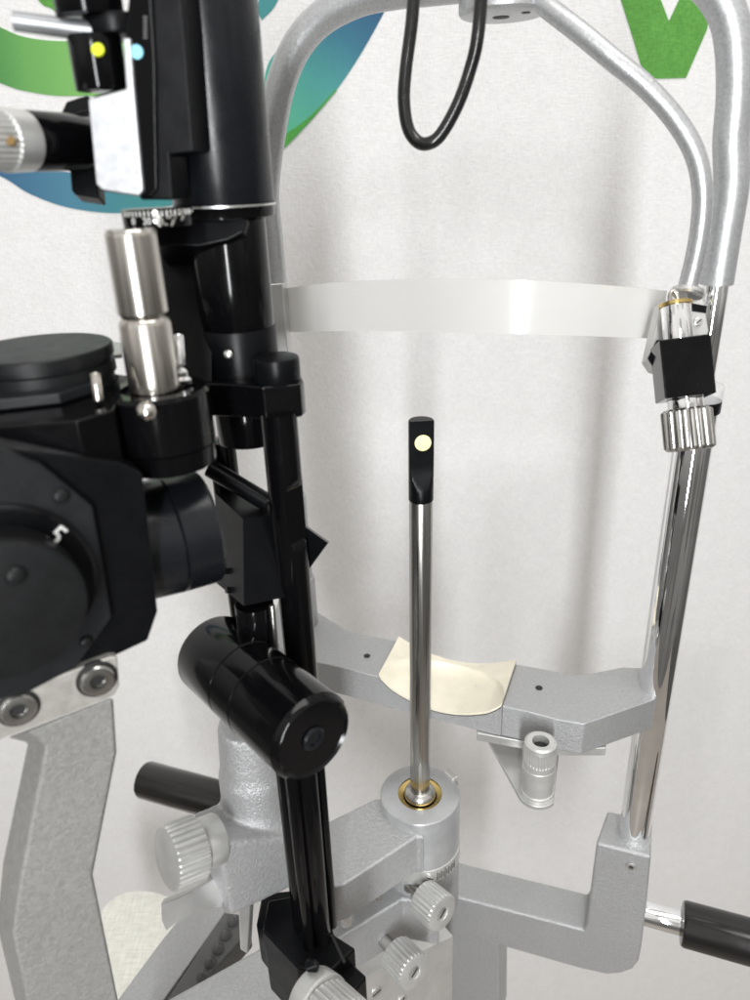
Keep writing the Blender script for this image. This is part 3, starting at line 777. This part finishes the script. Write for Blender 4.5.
obj('filter_lever', tube(lv, .0030, n=6, rr=(.0032, .0030)), 'dull_steel', fh)
def dot(px, py, t, r, mat, par, nrm=None):
    nrm = nrm or -FW
    return obj('filter_dot', disc(V(px, py, t), nrm, r, th=.0008, off=.0005), mat, par)
dot(98, 50, PROJ(FZ(50))[2]-.0090, .0022, 'yellow', fdl)
obj('filter_dot', disc(HP(137, 52, .0016), hpn, .0022, th=.0006, off=.0005), 'blue', fh)
dot(76, 57, PROJ(FZ(50))[2]-.003, .0013, 'white_ink', fdl)
for k in range(6):
    obj('engraving', prism([HP(x, y, .0019) for x, y in ((143.5, 16+k*4), (147, 16+k*4), (147, 18.2+k*4), (143.5, 18.2+k*4))], FW*.0004), 'rail', fh)
# side lamp socket
s0 = V(86, 143, .285); s1 = V(24, 141, .262); sd = (s1-s0).normalized()
obj('side_socket', cyl(s0, s1, .0100), 'black', fh)
sk = obj('side_knob', lathe(bmesh.new(), s1-sd*.001, sd, [(0, .0085), (.0005, .0100), (.010, .0104), (.0105, .0098, 1), (.03, .0098, 1), (.031, .009)], flutes=30, fdepth=.0006), 'alu_white', fh, ang=28)
obj('index_dot', disc(V(11, 141, .2465), -FW, .0016, th=.001), 'dot_brown', sk)
# dial ring with worn marks below the housing
dk = V(158, 216, .278)
dk0 = ZV(dk, 226); dk1 = ZV(dk, 208)
dr = obj('scale_dial', cyl(dk0, dk1, .0130, bv=.0006), 'black', it)
tcam = Vector((-dk.x, -dk.y, 0)).normalized(); mdz = (dk0.z+dk1.z)/2
def pol(a, r, z):
    c = tcam.copy(); c.rotate(Matrix.Rotation(a, 3, 'Z')); return Vector((dk.x+c.x*r, dk.y+c.y*r, z)), c
for k in range(-9, 10):
    p, c = pol(math.radians(k*7), .0131, dk1.z-.0014); tn = Z.cross(c)
    obj('scale_mark', box(p, tn, c, Z, .0004, .0002, .0018), 'white_ink', dr)
for k, s in ((-42, '0'), (-18, '20')):
    p, c = pol(math.radians(k), .0132, mdz-.0008); text_mesh(s, .0032, p, Z.cross(c), Z, 'numeral', 'white_ink', dr, .00015)
random.seed(11)
bm = bmesh.new()
for k in range(26):
    p, c = pol(math.radians(random.uniform(-6, 42)), .0131, mdz+random.uniform(-.0022, .0024)); tn = Z.cross(c)
    u = (tn*random.uniform(.3, 1)+Z*random.uniform(-1, 1)).normalized()
    box(p, u, c, u.cross(c), random.uniform(.001, .0026), .0004, random.uniform(.0005, .0011), bm=bm)
obj('worn_patch', bm, 'worn', dr)
obj('arm_plate', prism([V(x, y, .30) for x, y in ((150, 216), (248, 218), (244, 232), (228, 240), (200, 246), (150, 246))], FW*.03), 'black_satin', it, bevel=.0008)
# dark body behind the nickel pin
slab('rear_body', [(152, 222), (212, 222), (212, 382), (186, 388), (168, 385), (160, 300)], .325, .02, 'black_satin', it)

# =====================================================================
#  MICROSCOPE (left foreground)
# =====================================================================
hm = -.165
ma = PZ(0, 695, hm); mb_ = PZ(118, 657, hm)
md = (mb_-ma).normalized(); mn = Vector((md.y, -md.x, 0))
if mn.y > 0: mn = -mn
print('scope t', PROJ(ma)[2], PROJ(mb_)[2], md)
ms = thing('microscope', 'black microscope head with round magnification dial on a mottled grey arm, left foreground', 'microscope', Vector((ma.x, ma.y, 0)))
def MF(px, py, o=0): return PP(px, py, ma + mn*o, mn)      # o>0 nearer the camera side
# main body
body = [MF(x, y) for x, y in ((-150, 430), (120, 462), (143, 474), (158, 612), (148, 641), (118, 655), (0, 694), (-150, 740))]
mbod = obj('body', prism(body, -mn*.055), 'black_satin', ms, bevel=.001)
# octagonal plate
oc = [MF(x, y, .004) for x, y in ((-120, 440), (-10, 446), (40, 464), (93, 507), (112, 618), (76, 668), (30, 692), (-60, 715), (-150, 690), (-160, 500))]
op = obj('dial_plate', prism(oc, -mn*.005), 'dark_plate', ms, bevel=.0008)
dc = MF(2, 588, .004); print('dial', PROJ(dc))
e = PP(94, 588, ma+mn*.004, mn); RD = (e-dc).length
print('RD', RD)
dial = obj('magnification_dial', lathe(bmesh.new(), dc-mn*.001, mn, [(0, RD*1.02), (.002, RD*1.02), (.003, RD*.98), (.0045, RD*.96)], 96), 'black_satin', ms)
dk_ = obj('dial_knob', lathe(bmesh.new(), dc, mn, [(0, RD*.8), (.0105, RD*.8), (.012, RD*.82), (.0165, RD*.82), (.0178, RD*.80), (.0180, RD*.76), (.0182, .0002)], 96), 'dark_knob', dial)
def onplane(px, py, o): return MF(px, py, o)
c5 = onplane(56, 536, .0090)
xd = md*math.cos(-.95) + Z*math.sin(-.95)
yd = -md*math.sin(-.95)+Z*math.cos(-.95)
text_mesh('5', .0098, c5, xd, yd, 'numeral', 'white_ink', dial, .0002)
for (x, y, o, r, mt, par) in ((60, 495, .0046, .0026, 'dark_knob', op), (85, 640, .0046, .0022, 'dark_knob', op), (82, 607, .0090, .0012, 'alu', dial), (15, 574, .0224, .0030, 'dark_knob', dk_)):
    obj('screw', lathe(bmesh.new(), MF(x, y, o-.001), mn, [(0, r), (.0018, r), (.0026, r*.8), (.0029, r*.45), (.0029, .0002)], 24), mt, par)
# objective tube
ob0 = V(146, 541, .306)
ob = obj('objective', lathe(bmesh.new(), ob0-md*.004, md, [(0, .0240), (.0135, .0248), (.0142, .0240), (.0148, .0248), (.0285, .0248), (.030, .0235)], 96), 'black_blue', ms)
# upper deck: plate, ring, pin
zk = V(150, 392, .272).z
pk = V(158, 392, .278); pk = Vector((pk.x, pk.y, zk))
rng = obj('bearing_ring', lathe(bmesh.new(), pk-Z*.030, Z, [(0, .0172), (.001, .0182), (.008, .0186), (.0084, .0181), (.0088, .0190), (.0285, .0190), (.030, .0180), (.030, .0135), (.026, .0130)], 96, close=False), 'black', ms)
obj('ring_floor', disc(pk-Z*.003, Z, .0134), 'nickel', rng)
pn = V(156, 392, .276); pn = Vector((pn.x, pn.y, zk-.004))
pz1 = ZV(pn, 316); pz2 = ZV(pn, 229)
l1 = pz1.z-pn.z; l2 = pz2.z-pn.z
obj('nickel_pin', lathe(bmesh.new(), pn, Z, [(0, .0095), (l1-.0025, .0093), (l1-.001, .0086), (l1-.0002, .0078), (l1+.0008, .0082), (l1+.0015, .0090), (l2-.002, .0088), (l2-.001, .0086), (l2, .0078), (l2, .0002)], 72), 'nickel', ms)
obj('ball_screw', lathe(bmesh.new(), V(145, 411, .2545)+FW*.002, -FW, [(0, .0034), (.0015, .0034), (.0028, .0026), (.0034, .0014), (.0036, .0002)], 32), 'nickel', rng)
# deck body between the cap and the ring
dk2 = [V(x, y, t) for x, y, t in ((-120, 404, .235), (74, 401, .243), (112, 398, .255), (130, 378, .30), (40, 372, .33), (-120, 380, .33))]
dk2 = [Vector((p.x, p.y, zk-.001)) for p in dk2]
obj('deck', prism(dk2, Vector((0, 0, -.034))), 'black', ms, bevel=.0008)
dk3 = [Vector((p.x, p.y, zk+.0035)) for p in (V(-120, 398, .245), V(60, 396, .262), V(96, 388, .275), V(118, 372, .31), V(60, 360, .34), V(-120, 372, .335))]
obj('deck_plate', prism(dk3, Vector((0, 0, -.004))), 'dark_plate', ms, bevel=.0006)
obj('locating_pin', cyl(ZV(V(98, 398, .262), 402), V(95, 373, .262), .0019, bv=.0006, seg=24), 'nickel', ms)
cpt = V(38, 347, .285)
cp = obj('cap', lathe(bmesh.new(), ZV(cpt, 390), Z, [(0, .0262), (.006, .0262), (.0062, .0272), (ZV(cpt, 347).z-ZV(cpt, 390).z-.0065, .0272), (ZV(cpt, 347).z-ZV(cpt, 390).z-.006, .0258), (ZV(cpt, 347).z-ZV(cpt, 390).z-.0045, .0258), (ZV(cpt, 347).z-ZV(cpt, 390).z-.0042, .0274), (ZV(cpt, 347).z-ZV(cpt, 390).z-.0006, .0274), (ZV(cpt, 347).z-ZV(cpt, 390).z, .0268), (ZV(cpt, 347).z-ZV(cpt, 390).z+.0001, .0002)], 96), 'dark_knob', ms)
obj('cap_plate', prism([Vector((p.x, p.y, zk+.006)) for p in (V(60, 375, .30), V(126, 378, .31), V(124, 362, .33), V(80, 352, .345), V(60, 360, .35))], Vector((0, 0, -.002))), 'bracket', ms, bevel=.0004)
# small hardware between pin and tower
obj('stud', cyl(V(180, 366, .285), V(178, 335, .285), .0022, seg=24), 'chrome', ms)
obj('stud', lathe(bmesh.new(), V(184, 384, .28), Z, [(0, .003), (.002, .0032), (.003, .002), (.005, .0022), (.006, .001)], 24), 'chrome', ms)
# steel foot plate and bolts
ftp = obj('foot_plate', prism([MF(x, y, .0035) for x, y in ((-120, 735), (0, 696.5), (110, 657.5), (117.5, 657), (119.5, 686), (115, 695), (108, 699), (0, 740), (-120, 782))], -mn*.045), 'steel_flat', ms, bevel=.0008)
for (x, y) in ((97, 679), (18, 708)):
    c = MF(x, y, .0035)
    obj('bolt_seat', lathe(bmesh.new(), c, mn, [(-.001, .0076), (.0002, .0075), (.0003, .0066)], 40), 'hole', ftp)
    hex_bolt('bolt', c+mn*.0002, mn, .0062, 'shaft', ftp, h=.0020, hx=.48)
# mottled arm
front = [(27, 731), (113, 697), (116.5, 752), (92.5, 874), (120, 1010), (140, 1080), (50, 1080), (27, 1000), (13, 933), (21, 877), (46, 746)]
backp = [(6, 738), (113, 698), (116.5, 752), (92.5, 874), (120, 1010), (140, 1080), (30, 1080), (14, 1000), (-4, 925), (2, 862), (27, 742)]
frt = [MF(x, y, -.004) for x, y in front]
bkk = [MF(x, y, -.004) - mn*.016 for x, y in backp]
dv = -mn*.02
bm = bmesh.new()
a = [bm.verts.new(p) for p in frt]
# back outline is the front one shifted away, with its left edge moved out to show the bevelled flank
side = [PP(x, y, ma - mn*.020, mn) for x, y in backp]
b2 = [bm.verts.new(p) for p in side]
n = len(a); bm.faces.new(a); bm.faces.new(b2[::-1])
for i in range(n):
    j = (i+1) % n
    bm.faces.new((a[j], a[i], b2[i], b2[j]))
obj('arm', bm, 'arm_grey', ms, bevel=.0014, seg=3)

# =====================================================================
#  STOOL with linen seat, low in the background
# =====================================================================
zs_ = -.74
pts_ = sp2([(60, 1060), (98, 925), (104, 908), (118, 896), (140, 891), (165, 896), (190, 912), (215, 935)]) + [(300, 1060), (180, 1110)]
stl = thing('stool', 'pale linen covered stool seat low behind the grey arm', 'stool', PZ(150, 960, -1.12))
obj('seat', prism([PZ(x, y, zs_) for x, y in pts_], Vector((0, 0, -.045))), 'linen', stl, bevel=.008, seg=4)
cs_ = PZ(170, 1000, zs_-.04)
obj('leg', cyl(Vector((cs_.x, cs_.y, -.9)), cs_, .02), 'black_satin', stl)

# =====================================================================
#  LIGHT, WORLD, CAMERA
# =====================================================================
def area(name, loc, target, sx, sy, power, col=(1, 1, 1)):
    l = bpy.data.lights.new(name, 'AREA'); l.shape = 'RECTANGLE'; l.size = sx; l.size_y = sy; l.energy = power; l.color = col
    o = bpy.data.objects.new(name, l); COL.objects.link(o); o.location = loc
    o.rotation_euler = (Vector(target)-Vector(loc)).to_track_quat('-Z', 'Y').to_euler(); return o
area('key_light', (-.07, -.9, CZ+.10), (0.0, .6, CZ-.05), .10, .95, 15.5, (.97, .985, 1))  # unseen key behind the camera, a tall strip shaped for shadows and highlights
area('ceiling_light', (.3, -.1, CZ+1.5), (.05, .4, CZ-.2), 1.3, .5, 10, (1, .985, .96))
wd = bpy.data.worlds.new('World'); SC.world = wd; wd.use_nodes = True
nt = wd.node_tree; bg = nt.nodes['Background']
tc = N(nt, 'ShaderNodeTexCoord')
sep = N(nt, 'ShaderNodeSeparateXYZ'); nt.links.new(tc.outputs['Generated'], sep.inputs[0])
mp = N(nt, 'ShaderNodeMapping'); mp.inputs['Scale'].default_value = (2.2, 2.2, 1.3); nt.links.new(tc.outputs['Generated'], mp.inputs['Vector'])
vn = N(nt, 'ShaderNodeTexVoronoi', Scale=1.6, Randomness=1.0); vn.distance = 'CHEBYCHEV'; nt.links.new(mp.outputs[0], vn.inputs['Vector'])
bw = N(nt, 'ShaderNodeSeparateColor'); nt.links.new(vn.outputs['Color'], bw.inputs[0])
cr = ramp(nt, bw.outputs[0], [(.0, (.20, .195, .19)), (.35, (.45, .44, .43)), (.62, (.6, .6, .6)), (1, (1.0, 1.0, 1.0))])
zr_ = ramp(nt, frange(nt, sep.outputs['Z'], 0, 1, -1, 1), [(.0, (.06, .055, .05)), (.45, (.20, .195, .185)), (.62, (.75, .73, .70)), (1, (.95, .93, .90))])
mx = N(nt, 'ShaderNodeMix', data_type='RGBA', blend_type='MULTIPLY'); mx.inputs[0].default_value = .75
nt.links.new(zr_, mx.inputs[6]); nt.links.new(cr, mx.inputs[7])
nt.links.new(mx.outputs[2], bg.inputs['Color']); bg.inputs['Strength'].default_value = 1.0

cd = bpy.data.cameras.new('Camera'); cam = bpy.data.objects.new('Camera', cd); COL.objects.link(cam)
cam.matrix_world = Matrix(((RT.x, UP.x, -FW.x, CAM.x), (RT.y, UP.y, -FW.y, CAM.y), (RT.z, UP.z, -FW.z, CAM.z), (0, 0, 0, 1)))
cd.sensor_fit = 'VERTICAL'; cd.sensor_height = 36; cd.sensor_width = 27; cd.lens = 36*F/1000
cd.clip_start = .01; cd.clip_end = 50
cd.dof.use_dof = True; cd.dof.focus_distance = .45; cd.dof.aperture_fstop = 8.5
SC.camera = cam
SC.view_settings.view_transform = 'Standard'; SC.view_settings.look = 'None'
SC.view_settings.exposure = .26; SC.view_settings.gamma = 1
SC.cycles.max_bounces = 8
